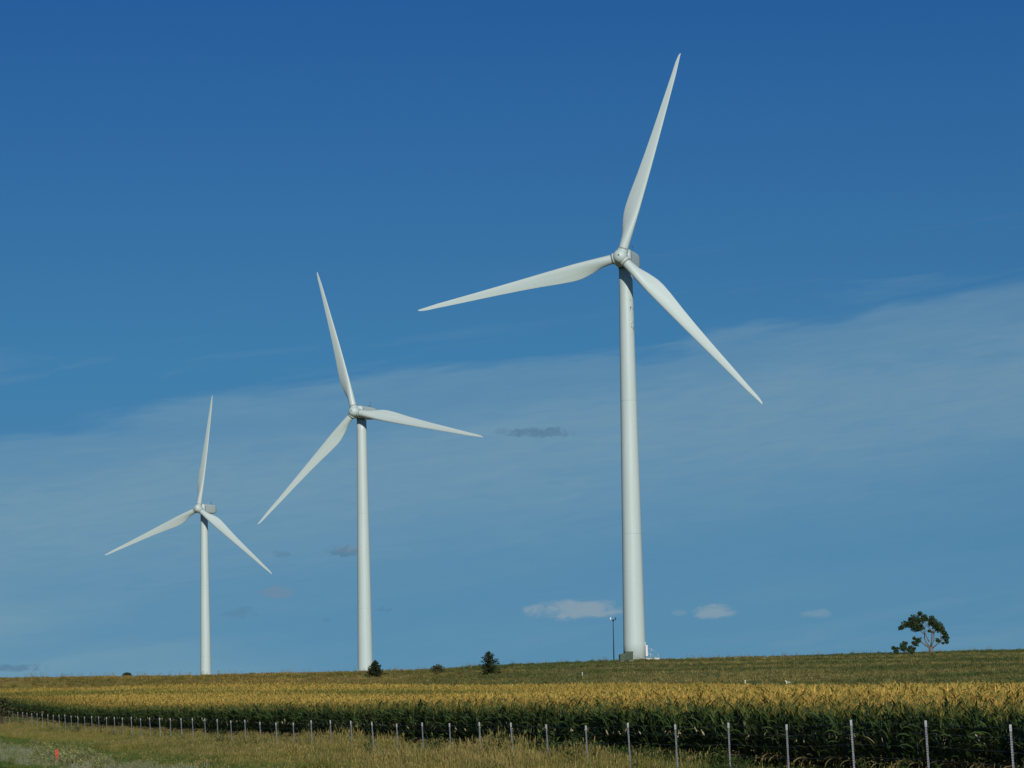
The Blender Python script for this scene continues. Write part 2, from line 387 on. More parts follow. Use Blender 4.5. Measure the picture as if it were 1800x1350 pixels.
def make_turbine(hub, yaw, phase, label, stains=False, stairs=False):
    hx, hy, hz = hub
    ax, ay = -math.sin(yaw) * math.cos(TILT), -math.cos(yaw) * math.cos(TILT)
    bx, by = hx - ax * OVER, hy - ay * OVER; bz = hz - HUB_H
    t = thing('wind_turbine', label, 'wind turbine', (bx, by, bz), -yaw, 'wind turbines on the hill')
    tow = link('tower', tower_mesh(WHITE_S if stains else WHITE), t)
    for q in (.32, .66):
        mb = MB(); r = 2.15 - .85 * q; z = q * (HUB_H - 1.75); mb.lathe([(r - .05, z - .06), (r + .004, z - .06), (r + .004, z + .06), (r - .05, z + .06)], 56)
        mb.build('section_flange', WHITE, tow)
    mb = MB(); mb.lathe([(1.26, HUB_H - 1.85), (1.36, HUB_H - 1.85), (1.36, HUB_H - 1.5), (1.26, HUB_H - 1.5)], 40); mb.build('yaw_ring', SEAL, tow)
    mb = MB(); mb.lathe([(2.9, -.9), (2.9, .22), (2.5, .30)], 40); mb.build('foundation', CONC, t)
    H = Matrix.Translation((0, -OVER * math.cos(TILT), HUB_H)) @ Matrix.Rotation(-TILT, 4, 'X')
    # nacelle, built along +Y behind the hub
    mb = MB(); h0 = -OVER * math.cos(TILT)
    S = [(1.02, .9, .95, -.95, 2.3), (1.04, 1.45, 1.55, -1.5, 3), (1.5, 1.62, 1.78, -1.6, 4), (2.3, 1.66, 1.82, -1.62, 5), (2.36, 1.60, 1.74, -1.58, 6), (2.5, 1.60, 1.72, -1.58, 6), (6.0, 1.66, 1.72, -1.62, 7), (8.6, 1.64, 1.66, -1.55, 7), (10.0, 1.56, 1.52, -1.20, 6), (10.25, 1.38, 1.36, -1.0, 5)]
    mb.loft([superring(h0 + y, w, HUB_H + a, HUB_H + b_, 40, p) for y, w, a, b_, p in S], 0, True)
    nac = mb.build('nacelle', WHITE, t)
    for po in nac.data.polygons: po.use_smooth = True
    mb = MB(); z = HUB_H + 1.6; y = h0 + 8.1
    mb.tube([(.5, y, z), (.5, y, z + 1.5)], .045, 6); mb.lathe([(.0, 0), (.11, .02), (.11, .22), (.0, .24)], 10)
    for i in range(len(mb.v) - 40, len(mb.v)): v = mb.v[i]; mb.v[i] = (v[0] + .5, v[1] + y, v[2] + z + 1.45)
    mb.build('anemometer', DARKM, nac)
    mb = MB(); y = h0 + 9.2
    mb.tube([(-.5, y, z - .1), (-.5, y, z + .75)], .04, 6); mb.box((-.5, y + .15, z + .72), (.03, .55, .16)); mb.build('wind_vane', DARKM, nac)
    mb = MB(); mb.lathe([(.16, 0), (.16, .25), (.05, .3)], 12); mb.build('beacon_lamp', SEAL, nac, Matrix.Translation((0, h0 + 9.0, HUB_H + 1.6)))
    # spinner and blade collars
    mb = MB(); mb.lathe([(1.25, .98), (1.36, .85), (1.42, .3), (1.42, -.35), (1.36, -.85), (1.17, -1.3), (.9, -1.62), (.5, -1.83), (.14, -1.9)], 40, 'Y')
    hubo = mb.build('spinner', WHITE, t, H)
    mb = MB(); mb.lathe([(.17, -1.83), (.17, -1.915), (.02, -1.92)], 16, 'Y'); mb.build('nose_hatch', SEAL, hubo)
    for k in range(3):
        M = Matrix.Rotation(phase + k * 2 * PI / 3, 4, 'Y') @ Matrix.Rotation(CONE, 4, 'X')
        mb = MB(); mb.lathe([(1.10, .85), (1.10, 1.62), (1.03, 1.66)], 32); mb.build('blade_collar', WHITE, hubo, M)
        mb = MB(); mb.lathe([(1.125, 1.50), (1.125, 1.555)], 32); mb.lathe([(1.06, 1.5), (1.125, 1.5)], 32, cap=False); mb.build('collar_seal', SEAL, hubo, M)
        b = link('blade', BLADE, t, H @ M)
        mb = MB(); mb.lathe([(.90, 1.70), (.965, 1.70), (.965, 1.78), (.90, 1.78)], 32, cap=False); mb.build('root_ring', SEAL, b)
    if stairs:   # entry door on the right of the tower, steps and rail
        R = Matrix.Rotation(math.radians(-4) + yaw, 4, 'Z')
        mb = MB(); mb.box((2.10, 0, 2.35), (.14, .95, 2.2), 0); mb.build('door', WHITE, tow, R)
        mb = MB(); mb.box((2.68, 0, 1.12), (1.0, 1.2, .08))
        for k in range(5): mb.box((3.3 + k * .27, 0, .98 - k * .2), (.28, 1.1, .05))
        for s in (-.55, .55):
            mb.box((2.25, s, .5), (.08, .06, 1.2)); mb.box((3.1, s, .5), (.08, .06, 1.2))
        mb.build('entry_steps', GALV, t, R)
        mb = MB()
        for s in (-.58, .58):
            mb.tube([(2.3, s, 2.15), (3.15, s, 2.15), (4.5, s, 1.2)], .03, 6); mb.tube([(3.15, s, 1.1), (3.15, s, 2.15)], .03, 6); mb.tube([(4.5, s, .1), (4.5, s, 1.2)], .03, 6)
        mb.build('handrail', GALV, t, R)
        mb = MB(); mb.box((2.36, -.72, 1.75), (.42, .3, 2.1)); mb.build('door_cabinet', material('cabinet_white', (.58, .6, .6), .4), t, R)
        mb = MB(); mb.box((3.5, -.3, .16), (2.6, 2.6, .3)); mb.build('concrete_apron', CONC, t, R)
    return t
make_turbine((21.469, 598.6, 85.944), math.radians(15.06), math.radians(17.6), 'largest and nearest white wind turbine, on the right, with a green box at its foot', True, True)
make_turbine((-42.99, 848.6, 79.85), math.radians(25.5), math.radians(103.3), 'middle-sized white wind turbine between the other two, small cedar at its foot')
make_turbine((-114.18, 1129.3, 71.55), math.radians(25.6), math.radians(7.6), 'smallest and farthest white wind turbine, leftmost of the three')

# ------------------------------------------------------------------ things at the foot of the nearest turbine
GREEN = material('green_enamel', (.045, .075, .045), .5, .3, 0, .2, 3)
p = at(1101, 594.0)
t = thing('transformer_cabinet', 'dark green steel transformer cabinet at the foot of the nearest turbine', 'transformer', p, math.radians(8))
mb = MB(); mb.box((.45, 0, .85), (1.55, 1.5, 1.75)); mb.build('tank', GREEN, t)
mb = MB(); mb.add([(-1.3, -.7, 0), (-.335, -.7, 0), (-.335, -.7, 1.5), (-1.3, -.7, 1.25), (-1.3, .7, 0), (-.335, .7, 0), (-.335, .7, 1.5), (-1.3, .7, 1.25)], [(0, 1, 2, 3), (5, 4, 7, 6), (4, 0, 3, 7), (3, 2, 6, 7), (1, 5, 6, 2), (0, 4, 5, 1)]); mb.build('terminal_box', GREEN, t)
mb = MB(); mb.box((.45, 0, 1.76), (1.68, 1.62, .07)); mb.build('lid', GREEN, t)
for k in range(5):
    mb = MB(); mb.box((-.1 + k * .27, -.83, .85), (.05, .16, 1.3)); mb.build('cooling_fin', GREEN, t)
mb = MB(); mb.box((0, 0, -.08), (3.0, 2.0, .24)); mb.build('pad', CONC, t)
mb = MB(); mb.box((-.75, -.715, .75), (.8, .03, 1.0)); d = mb.build('door', GREEN, t)
mb = MB(); mb.box((-.45, -.745, .8), (.05, .04, .2)); mb.build('handle', DARKM, d)

p = at(1079.3, 612.0)
t = thing('lamp_mast', 'thin grey pole with a short crossarm left of the nearest turbine', 'mast', p, .15)
mb = MB(); mb.tube([(0, 0, -.2), (0, 0, 8.2)], [.115, .08], 10); mb.build('pole', material('dull_steel', (.24, .27, .31), .55, .4, .3), t)
mb = MB(); mb.box((0, 0, 8.1), (1.0, .1, .1)); mb.box((0, 0, 8.0), (.35, .3, .35)); mb.build('crossarm', DARKM, t)
for s in (-.5, .5):
    mb = MB(); mb.box((s, -.05, 8.38), (.2, .2, .46)); mb.build('lamp_head', material('lamp_white', (.75, .76, .76), .4), t)

# ------------------------------------------------------------------ trees and bushes on the hill
BARK = material('pale_bark', (.145, .122, .105), .9, .1, 0, .35, 3, (1, 1, .3), .4, 12)
DBARK = material('dark_bark', (.09, .07, .05), .9, .1)
LEAF_D = plant_material('broad_leaves', None, (.036, .058, .016), .45, 1.7, .6, .2)
LEAF_C = plant_material('cedar_sprays', None, (.024, .036, .014), .45, 1.7, .7, .1)
LEAF_B = plant_material('bush_leaves', None, (.045, .052, .020), .5, 1.6, .6, .15)
def leaf_cards(mb, c, r, n, size, squash=.8, up=0.0):
    for _ in range(n):
        d = Vector(RNG.normal(size=3)).normalized(); q = r * (RNG.random() ** .45)
        p = Vector(c) + Vector((d.x * q, d.y * q, d.z * q * squash))
        a = Vector(RNG.normal(size=3)); a.z += up; a.normalize(); b = a.orthogonal().normalized(); b = Matrix.Rotation(RNG.random() * 6.28, 3, a) @ b
        s = size * (.6 + .8 * RNG.random()); w = s * .55
        mb.add([p - b * s * .5, p + a.cross(b) * w * .5, p + b * s * .5, p - a.cross(b) * w * .5 + a * s * .1], [(0, 1, 2, 3)])
def limb(mb, pts, r0, r1, n=7):
    k = len(pts); mb.tube(pts, [r0 + (r1 - r0) * i / (k - 1) for i in range(k)], n)
def broad_tree():
    base = hit(1637, 1148.2, 300, 660); S = base.y / F / 11.25
    t = thing('broadleaf_tree', 'open-crowned tree with pale forked trunk on the right skyline', 'tree', base)
    def P(zx, zy, dy=0.0): return Vector(((zx - 1095) * S, dy, (995 - zy) * S))
    L = [([(1092, 1010, 0), (1090, 940, 0), (1088, 870, 0)], .50, .36),
         ([(1080, 900, -.05), (985, 840, -.3), (900, 770, -.5), (830, 735, -.7), (755, 700, -.8)], .18, .04),
         ([(900, 770, -.5), (830, 790, -.7), (790, 840, -.9)], .10, .04),
         ([(1082, 890, .1), (1010, 790, .4), (978, 680, .6), (985, 620, .7), (915, 555, .9), (820, 520, 1.0), (720, 470, .9), (560, 455, .7)], .17, .035),
         ([(978, 680, .6), (990, 600, .2), (930, 480, 0), (820, 400, -.2), (785, 290, -.3)], .11, .03),
         ([(1088, 880, -.1), (1108, 720, -.4), (1125, 580, -.5), (1045, 480, -.6), (960, 360, -.4), (920, 265, -.3), (897, 195, -.2)], .16, .03),
         ([(1060, 770, 0), (1010, 660, .1), (1000, 560, .3), (990, 300, .4)], .12, .03),
         ([(1095, 890, .1), (1160, 740, .5), (1168, 600, .7), (1172, 450, .7), (1150, 330, .5), (1132, 285, .4)], .16, .03),
         ([(1168, 600, .7), (1230, 520, .5), (1275, 450, .3)], .12, .03),
         ([(1100, 915, 0), (1200, 830, -.3), (1285, 765, -.5), (1285, 620, -.6), (1272, 500, -.5), (1305, 455, -.4)], .16, .03),
         ([(1200, 830, -.3), (1285, 770, -.2), (1370, 700, .1), (1405, 740, .2), (1412, 820, .3)], .14, .03),
         ([(1285, 620, -.6), (1340, 600, -.8), (1390, 660, -.9)], .08, .03)]
    mb = MB()
    for pts, a, b in L: limb(mb, [P(*q) for q in pts], a, b)
    C = [(790, 300, 65, -.3), (735, 380, 75, .2), (620, 425, 62, .8), (540, 475, 45, .7), (850, 440, 85, .1), (790, 500, 66, .9), (925, 485, 50, .7), (895, 215, 42, -.2), (990, 275, 46, .3),
         (1130, 300, 46, .4), (1185, 370, 56, .6), (1085, 420, 36, 0), (1275, 465, 70, .3), (1295, 545, 50, -.5), (1235, 525, 40, .5), (1345, 600, 44, -.8), (1395, 690, 42, -.4), (1412, 780, 36, .3), (1335, 685, 24, -.5),
         (1225, 745, 36, -.3), (757, 700, 30, -.8), (845, 740, 42, -.7), (785, 800, 46, -.9), (735, 785, 30, -.8), (1060, 560, 24, -.6), (960, 335, 34, -.4), (1180, 480, 30, .7), (700, 430, 55, .5), (880, 330, 42, .2), (1025, 330, 34, .2), (1210, 430, 46, .6), (1325, 510, 40, -.2), (1100, 345, 34, .5), (860, 520, 40, .8), (1375, 640, 38, -.6), (1160, 420, 40, -.3), (1140, 580, 20, .7), (680, 300, 16, -.3), (860, 360, 40, .9), (1340, 800, 20, .3)]
    nodes = [q for pts, a, b in L[1:] for q in pts]
    for zx, zy, r, dy in C:                               # twigs carrying the leaf clumps
        near = sorted(nodes, key=lambda q: (q[0] - zx) ** 2 + (q[1] - zy) ** 2)[:2]
        for q in near: limb(mb, [P(*q), P((q[0] + zx) / 2 + random.gauss(0, 8), (q[1] + zy) / 2, (q[2] + dy) / 2), P(zx, zy - r * .5, dy)], .045, .012, 5)
    trunk = mb.build('trunk', BARK, t)
    mb = MB()
    for zx, zy, r, dy in C:
        leaf_cards(mb, P(zx, zy, dy), r * S * 1.3, int(60 + r * 6), .21, .9)
        for _ in range(5):
            leaf_cards(mb, P(zx + random.uniform(-1.35, 1.35) * r, zy + random.uniform(-1.1, 1.1) * r, dy + random.gauss(0, .4)), r * S * random.uniform(.25, .6), int(10 + r * .7), .2, .9)
    for _ in range(5): leaf_cards(mb, P(random.uniform(850, 1250), random.uniform(330, 520), random.choice((-1.6, 1.6))), .35, 45, .25)
    mb.build('crown', LEAF_D, t)
    for name, lab, cl in (('shrub', 'smallest shrub, farthest left of the skyline tree', [(350, 890, 40), (395, 955, 44), (420, 900, 26)]),
                          ('shrub', 'tallest of the three shrubs left of the skyline tree', [(550, 835, 66), (525, 900, 56), (600, 800, 30), (575, 900, 40), (555, 780, 22)]),
                          ('shrub', 'low rounded shrub close against the left side of the skyline tree', [(690, 890, 52), (715, 955, 46), (755, 905, 32), (640, 930, 30)])):
        zx = sum(c[0] for c in cl) / len(cl); px = 1540 + zx / 11.25
        b = hit(px, 1149.5, 300, 660); b.z -= .05
        s = thing(name, lab, 'shrub', b, 0, 'shrubs beside the skyline tree')
        def Q(ax, ay, dy=0.0): return Vector(((ax - zx) * S, dy, (1012 - ay) * S))
        mb = MB()
        for c in cl: limb(mb, [Q(zx, 1020), Q((zx + c[0]) / 2, (1012 + c[1]) / 2), Q(c[0], c[1])], .06, .02, 5)
        mb.build('stem', DBARK, s)
        mb = MB()
        for c in cl: leaf_cards(mb, Q(c[0], c[1], random.uniform(-.3, .3)), c[2] * S * 1.25, int(40 + c[2] * 4), .25)
        mb.build('crown', LEAF_D, s)
broad_tree()
def cedar(px, py, hpx, wpx, label, lean=0.0):
    b = hit(px, py, 300, 640); k = b.y / F; H = hpx * k; W = wpx * k / 2
    t = thing('cedar_tree', label, 'tree', b, 0, 'cedars on the hillside')
    mb = MB(); mb.tube([(0, 0, -.1), (lean * .4, 0, H * .5), (lean, 0, H * .97)], [.12, .08, .02], 7); mb.build('trunk', DBARK, t)
    mb = MB(); nb = 95
    for i in range(nb):
        q = (i + .5) / nb; z = H * (.02 + .93 * q ** .9); ang = i * 2.399 + RNG.normal() * .3
        R = W * 1.12 * (1 - q) ** .85 * (.55 + .78 * RNG.random()) + .05
        if q < .08: R *= .9
        up = .25 + .9 * q
        base = Vector((lean * q, 0, z)); d = Vector((math.cos(ang), math.sin(ang), up)).normalized()
        m = max(7, int(34 * R / W))
        for j in range(m):
            f = (j + .6) / m; c = base + Vector((math.cos(ang) * R * f, math.sin(ang) * R * f, R * f * up * .55 - .12 * R * f * f)) + Vector(RNG.normal(size=3)) * .07
            a = (d * .9 + Vector(RNG.normal(size=3)) * .42).normalized(); s = .27 * (.6 + .7 * RNG.random()); o = a.orthogonal().normalized(); o = Matrix.Rotation(RNG.random() * 6.28, 3, a) @ o
            mb.add([c - a * s * .5 - o * s * .26, c - a * s * .5 + o * s * .26, c + a * s * .55], [(0, 1, 2)])
            mb.add([c - a * s * .5 - a.cross(o) * s * .26, c - a * s * .5 + a.cross(o) * s * .26, c + a * s * .55], [(0, 1, 2)])
    mb.build('crown', LEAF_C, t)
cedar(860, 1187, 43, 40, 'larger cone-shaped dark cedar on the hillside between two turbines')
cedar(660.5, 1190, 29, 31, 'smaller dark cedar standing in front of the middle turbine tower', -.1)
def bush(px, py, hpx, wpx, label, mat, n=9, far=None):
    b = at(px, far) if far else hit(px, py, 300, 640); k = b.y / F; H = hpx * k; W = wpx * k / 2
    t = thing('bush', label, 'bush', b)
    mb = MB(); cl = []
    for i in range(n):
        a = i * 2.4; q = (i + .5) / n
        c = Vector((math.cos(a) * W * .62 * q ** .6, math.sin(a) * W * .6 * q ** .6, H * (.80 - .42 * q + .12 * random.random()))); cl.append(c)
        limb(mb, [(0, 0, -.1), (c.x * .6, c.y * .6, c.z * .5), tuple(c)], .05, .015, 5)
    mb.build('stem', DBARK, t)
    mb = MB()
    for c in cl: leaf_cards(mb, c, min(W, H) * .42, 70, .2, .75)
    for _ in range(60):                                   # loose twigs round the outline
        a = random.random() * 6.28; e = random.uniform(.1, 1.2); p = Vector((math.cos(a) * math.cos(e) * W * 1.02, math.sin(a) * math.cos(e) * W, H * (.3 + .68 * math.sin(e))))
        leaf_cards(mb, p, .12, 4, .2)
    mb.build('crown', mat, t)
bush(769, 1187, 17.5, 30, 'low round dark bush between the two cedars', LEAF_B)
bush(1, 1268, 54, 46, 'dark leafy bush at the left edge where the corn ends', LEAF_B, 14, far=285)
bush(223, 1190, 9, 17, 'small dark bush alone on the left skyline', LEAF_C, 7, far=562)

# ------------------------------------------------------------------ roadside fence
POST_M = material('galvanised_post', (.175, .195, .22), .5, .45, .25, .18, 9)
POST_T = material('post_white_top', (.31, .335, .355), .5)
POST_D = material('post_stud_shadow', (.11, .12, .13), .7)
TOPS = {0: 1273, 1: 1266, 2: 1265, 3: 1273, 4: 1270, 5: 1273, 6: 1270, 7: 1275, 8: 1273, 9: 1270, 10: 1269, 11: 1271, 12: 1270, 13: 1272, 14: 1269, 15: 1267, 16: 1266, 17: 1266, 18: 1270, 19: 1270, 20: 1269}
def fence():
    mb = MB(); h = 1.45
    mb.box((0, 0, h / 2 - .2), (.042, .012, h + .4 - .26)); mb.box((0, .028, h / 2 - .2), (.012, .044, h + .4 - .26))
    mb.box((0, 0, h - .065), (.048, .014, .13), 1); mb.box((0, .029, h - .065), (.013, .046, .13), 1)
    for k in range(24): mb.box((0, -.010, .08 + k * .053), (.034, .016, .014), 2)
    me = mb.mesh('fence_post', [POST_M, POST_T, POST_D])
    x0, y0 = line(100, 0)
    root = thing('wire_fence', 'roadside wire fence with slim metal posts in front of the corn', 'fence', (float(x0), float(y0), float(gz(x0, y0))))
    inv = Matrix.Translation(-root.location); tops = []
    k0 = 14.05
    for k in range(-3, 58):
        px = -473 + 31440 / (k + k0); s = None
        Z = F * DF / (math.cos(TH) * (px + 473)); d = ray(px, 1270); X = d.x / d.y * Z
        s = X * FD[0] + Z * FD[1]; X, Yv = [float(q) for q in line(s, 0)]
        g = float(gz(X, Yv)); top = g + 1.36 + random.uniform(-.05, .05)
        if k in TOPS: top = EYE + (yh(px) - TOPS[k]) / F * Yv
        lean = -.045 + random.gauss(0, .013); pitch = random.gauss(0, .015)
        M = Matrix.Translation((X, Yv, top - h)) @ Matrix.Rotation(lean, 4, 'Y') @ Matrix.Rotation(pitch, 4, 'X') @ Matrix.Rotation(-TH * .4 + random.gauss(0, .08), 4, 'Z')
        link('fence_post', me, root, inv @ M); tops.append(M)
    WIRE = material('fence_wire', (.20, .20, .21), .5, .5, .6)
    for hz in (.35, .62, .90, 1.18, 1.38):
        mb = MB(); pts = []
        for i, M in enumerate(tops):
            a = M @ Vector((0, -.02, hz)); pts.append(a)
            if i + 1 < len(tops):
                b = tops[i + 1] @ Vector((0, -.02, hz)); c = (a + b) / 2; c.z -= .012; pts.append(c)
        mb.tube([inv @ q for q in pts],   .0022, 4); mb.build('wire', WIRE, root)
fence()

# ------------------------------------------------------------------ scattering
def scatter(name, P, rot, scl, idx, protos, cols, extra=None):
    me = bpy.data.meshes.new(name); n = len(P)
    me.vertices.add(n); me.vertices.foreach_set('co', np.asarray(P, np.float32).ravel())
    def attr(nm, tp, data, key):
        a = me.attributes.new(nm, tp, 'POINT'); a.data.foreach_set(key, np.asarray(data).ravel())
    attr('rot', 'FLOAT_VECTOR', np.asarray(rot, np.float32), 'vector'); attr('scl', 'FLOAT', np.asarray(scl, np.float32), 'value')
    attr('idx', 'INT', np.asarray(idx, np.int32), 'value')
    attr('col', 'FLOAT_COLOR', np.c_[np.asarray(cols, np.float32), np.ones(n, np.float32)], 'color')
    if extra is not None: attr('tas', 'FLOAT_COLOR', np.c_[np.asarray(extra, np.float32), np.ones(n, np.float32)], 'color')
    me.update()
    o = link(name, me)
    kit = bpy.data.collections.new(name + '_kinds')
    for i, m in enumerate(protos):
        kit.objects.link(bpy.data.objects.new('%s_%02d' % (name, i), m))
    ng = bpy.data.node_groups.new(name, 'GeometryNodeTree')
    ng.interface.new_socket('Geometry', in_out='INPUT', socket_type='NodeSocketGeometry'); ng.interface.new_socket('Geometry', in_out='OUTPUT', socket_type='NodeSocketGeometry')
    N = ng.nodes; L = ng.links; gi = N.new('NodeGroupInput'); go = N.new('NodeGroupOutput')
    iop = N.new('GeometryNodeInstanceOnPoints'); ci = N.new('GeometryNodeCollectionInfo')
    ci.inputs['Collection'].default_value = kit; ci.inputs['Separate Children'].default_value = True; ci.inputs['Reset Children'].default_value = True
    def named(nm, tp):
        a = N.new('GeometryNodeInputNamedAttribute'); a.data_type = tp; a.inputs['Name'].default_value = nm
        return [q for q in a.outputs if q.enabled and q.name == 'Attribute'][0]
    e2r = N.new('FunctionNodeEulerToRotation'); L.new(named('rot', 'FLOAT_VECTOR'), e2r.inputs[0])
    L.new(gi.outputs[0], iop.inputs['Points']); L.new(ci.outputs[0], iop.inputs['Instance']); iop.inputs['Pick Instance'].default_value = True
    L.new(named('idx', 'INT'), iop.inputs['Instance Index']); L.new(e2r.outputs[0], iop.inputs['Rotation']); L.new(named('scl', 'FLOAT'), iop.inputs['Scale'])
    L.new(iop.outputs[0], go.inputs[0])
    md = o.modifiers.new('scatter', 'NODES'); md.node_group = ng
    o['kind'] = 'stuff'
    return o
def vnoise(X, Y, scale, seed):
    r = np.random.default_rng(seed); G = r.random((256, 256)); x = X / scale + 1000; y = Y / scale + 1000
    i = np.floor(x).astype(int); j = np.floor(y).astype(int); a = x - i; b = y - j; a = a * a * (3 - 2 * a); b = b * b * (3 - 2 * b)
    g = lambda p, q: G[p % 256, q % 256]
    return g(i, j) * (1 - a) * (1 - b) + g(i + 1, j) * a * (1 - b) + g(i, j + 1) * (1 - a) * b + g(i + 1, j + 1) * a * b

# ------------------------------------------------------------------ corn
C_LEAF = plant_material('corn_leaf', 'col', (1, 1, 1), .6, 1.4, .5, .22, .3)
C_TAS = plant_material('corn_tassel', 'tas', (1, 1, 1), .75, 1.25, .8, .25, .1)
C_DRY = plant_material('corn_dry_leaf', None, (.24, .20, .085), .4, 1.8, .8, .15, .1)
C_EAR = plant_material('corn_husk', None, (.46, .40, .22), .6, 1.3, .8, .1, .1)
def strip(mb, p0, az, el0, droop, length, width, segs, mat, twist=0.0):
    p = Vector(p0); el = el0; vs_ = []; st = length / segs
    side = Vector((-math.sin(az), math.cos(az), 0))
    for i in range(segs + 1):
        q = i / segs; w = width * (min(1, .45 + q * 2.2) if q < .25 else (1 - ((q - .25) / .75) ** 1.6)) * .5 + .002
        d = Vector((math.cos(az) * math.cos(el), math.sin(az) * math.cos(el), math.sin(el))); s_ = Matrix.Rotation(twist * q, 3, d) @ side
        vs_ += [p - s_ * w, p + s_ * w]
        p = p + d * st; el -= droop / segs * (.5 + q)
    mb.add(vs_, [(2 * i, 2 * i + 1, 2 * i + 3, 2 * i + 2) for i in range(segs)], mat, True)
def corn_mesh(seed, detail):
    rr = random.Random(seed); mb = MB(); H = 1.82
    az0 = rr.random() * 6.28
    if detail: mb.tube([(0, 0, -.05), (.01, 0, .9), (0, .01, H + .05)], [.017, .014, .008], 5, 0)
    n = 12 if detail else 5
    for i in range(n):
        q = i / (n - 1); z = (.22 + q * (H - .3)) if detail else 1.05 + q * .7
        az = az0 + PI * (i % 2) + rr.gauss(0, .35); Ln = rr.uniform(.72, .98) * (1 - .35 * max(0, q - .6) / .4)
        dry = detail and ((i == 0 and rr.random() < .75) or (i == 1 and rr.random() < .35) or rr.random() < .03)
        strip(mb, (0, 0, z), az, rr.uniform(1.0, 1.3) + .12 * q - (.5 if dry else 0), rr.uniform(1.6, 2.5) - .9 * max(0, q - .5) + (.6 if dry else 0), Ln, rr.uniform(.07, .10), 6 if detail else 4, 2 if dry else 0, rr.gauss(0, .6))
    if detail and rr.random() < .7:
        z = rr.uniform(.75, 1.05); a = az0 + 1.2; d = Vector((math.cos(a) * .45, math.sin(a) * .45, .9)).normalized()
        p = Vector((0, 0, z)); mb.tube([p, p + d * .08, p + d * .2, p + d * .28], [.012, .032, .028, .006], 6, 3)
    for i in range(12 if detail else 8):                    # tassel
        a = rr.random() * 6.28; e = 1.5 if i == 0 else rr.uniform(.75, 1.3)
        strip(mb, (0, 0, H + (0 if i == 0 else rr.uniform(-.03, .08))), a, e, 0 if i == 0 else .5, .36 if i == 0 else rr.uniform(.2, .3),   .015 if detail else .026, 2, 1, rr.random() * 3)
    return mb.mesh('corn_plant', [C_LEAF, C_TAS, C_DRY, C_EAR])
CORN_NEAR = [corn_mesh(100 + i, True) for i in range(7)]; CORN_FARM = [corn_mesh(200 + i, False) for i in range(6)]
def corn_colours(X, Y, n):
    v = vnoise(X, Y, 9, 3) * .6 + vnoise(X, Y, 3, 4) * .4; px = bearing(X, Y); far = corn_far(px)
    # greener, later-ripening belt near the far side of the left half
    belt = np.clip(1 - np.abs((Y - (far - 62)) / 42), 0, 1) * np.clip((1000 - px) / 300, 0, 1)
    g = np.clip(belt * (.5 + 1.5 * vnoise(X, Y, 14, 6)) + (v - .62) * 1.5, 0, 1)[:, None]
    ripe = np.clip((n - CORN_N - 1.5) / 7, 0, 1)[:, None]; rnd = RNG.random((len(X), 1)) * .5 + .75
    leaf = (np.array([.052, .085, .022]) * (1 - ripe) + np.array([.29, .24, .048]) * ripe) * (1 - .85 * g) + np.array([.07, .10, .024]) * .85 * g
    tas = (np.array([.54, .36, .085]) * (1 - .15 * (v[:, None] - .5))) * (1 - .85 * g) + np.array([.21, .225, .048]) * .85 * g
    edge = np.clip((n - CORN_N + .4) / 3.0, 0, 1)[:, None]; tas = tas * edge + np.array([.17, .175, .04]) * (1 - edge)
    return leaf * rnd, tas * (RNG.random((len(X), 1)) * .5 + .75)
def build_corn():
    parts = []; n = CORN_N; front = None
    while n < 150:
        near = n - CORN_N < 7; sp = .21 if near else (.26 if n < 30 else .32); rs = .76 if n < 30 else .92
        s = np.arange(20, 560, sp); s = s + RNG.normal(0, .05, len(s)); nn = n + RNG.normal(0, .05, len(s))
        X, Y = line(s, nn); px = bearing(X, Y)
        ok = (px > -380) & (px < 2500) & (Y < corn_far(px)) & (Y > 44)
        parts.append(np.stack([X[ok], Y[ok], nn[ok], np.full(ok.sum(), 1.0 if near else 0.0), np.full(ok.sum(), n)], 1)); n += rs
    A = np.concatenate(parts); X, Y, nn, near, row = A.T
    Z = gz(X, Y); leaf, tas = corn_colours(X, Y, nn)
    scl = (1.0 + RNG.normal(0, .055, len(X)) + .05 * (vnoise(X, Y, 5, 9) - .5)) * np.interp(nn - CORN_N, [0, 4, 14], [.85, .90, 1.0]); lean = RNG.normal(0, .05, (len(X), 2)); lean[:, 1] -= .05
    rot = np.stack([lean[:, 0], lean[:, 1], RNG.random(len(X)) * 6.28], 1)
    idx = np.where(near > 0, RNG.integers(0, 7, len(X)), 7 + RNG.integers(0, 6, len(X)))
    # the 300 plants that show largest: the first row behind the right-hand posts
    px = bearing(X, Y); cand = np.nonzero((row == CORN_N) & (px < 1850))[0]; cand = cand[np.argsort(Y[cand])][:300]
    for i in cand:
        o = link('corn_plant', CORN_NEAR[idx[i]]); o.location = (X[i], Y[i], Z[i]); o.rotation_euler = rot[i]; o.scale = (scl[i],) * 3
        o['col'] = [float(q) for q in leaf[i]] + [1.0]; o['tas'] = [float(q) for q in tas[i]] + [1.0]
        tag(o, 'green corn plant in the front row behind the right-hand fence posts', 'corn plant', 'front row of corn behind the right-hand posts')
    keep = np.ones(len(X), bool); keep[cand] = False
    o = scatter('corn_field', np.stack([X, Y, Z], 1)[keep], rot[keep], scl[keep], idx[keep], CORN_NEAR + CORN_FARM, leaf[keep], tas[keep])
    tag(o, 'field of ripening corn with golden tassels behind the fence', 'corn field')
    print('corn plants', len(X))
build_corn()

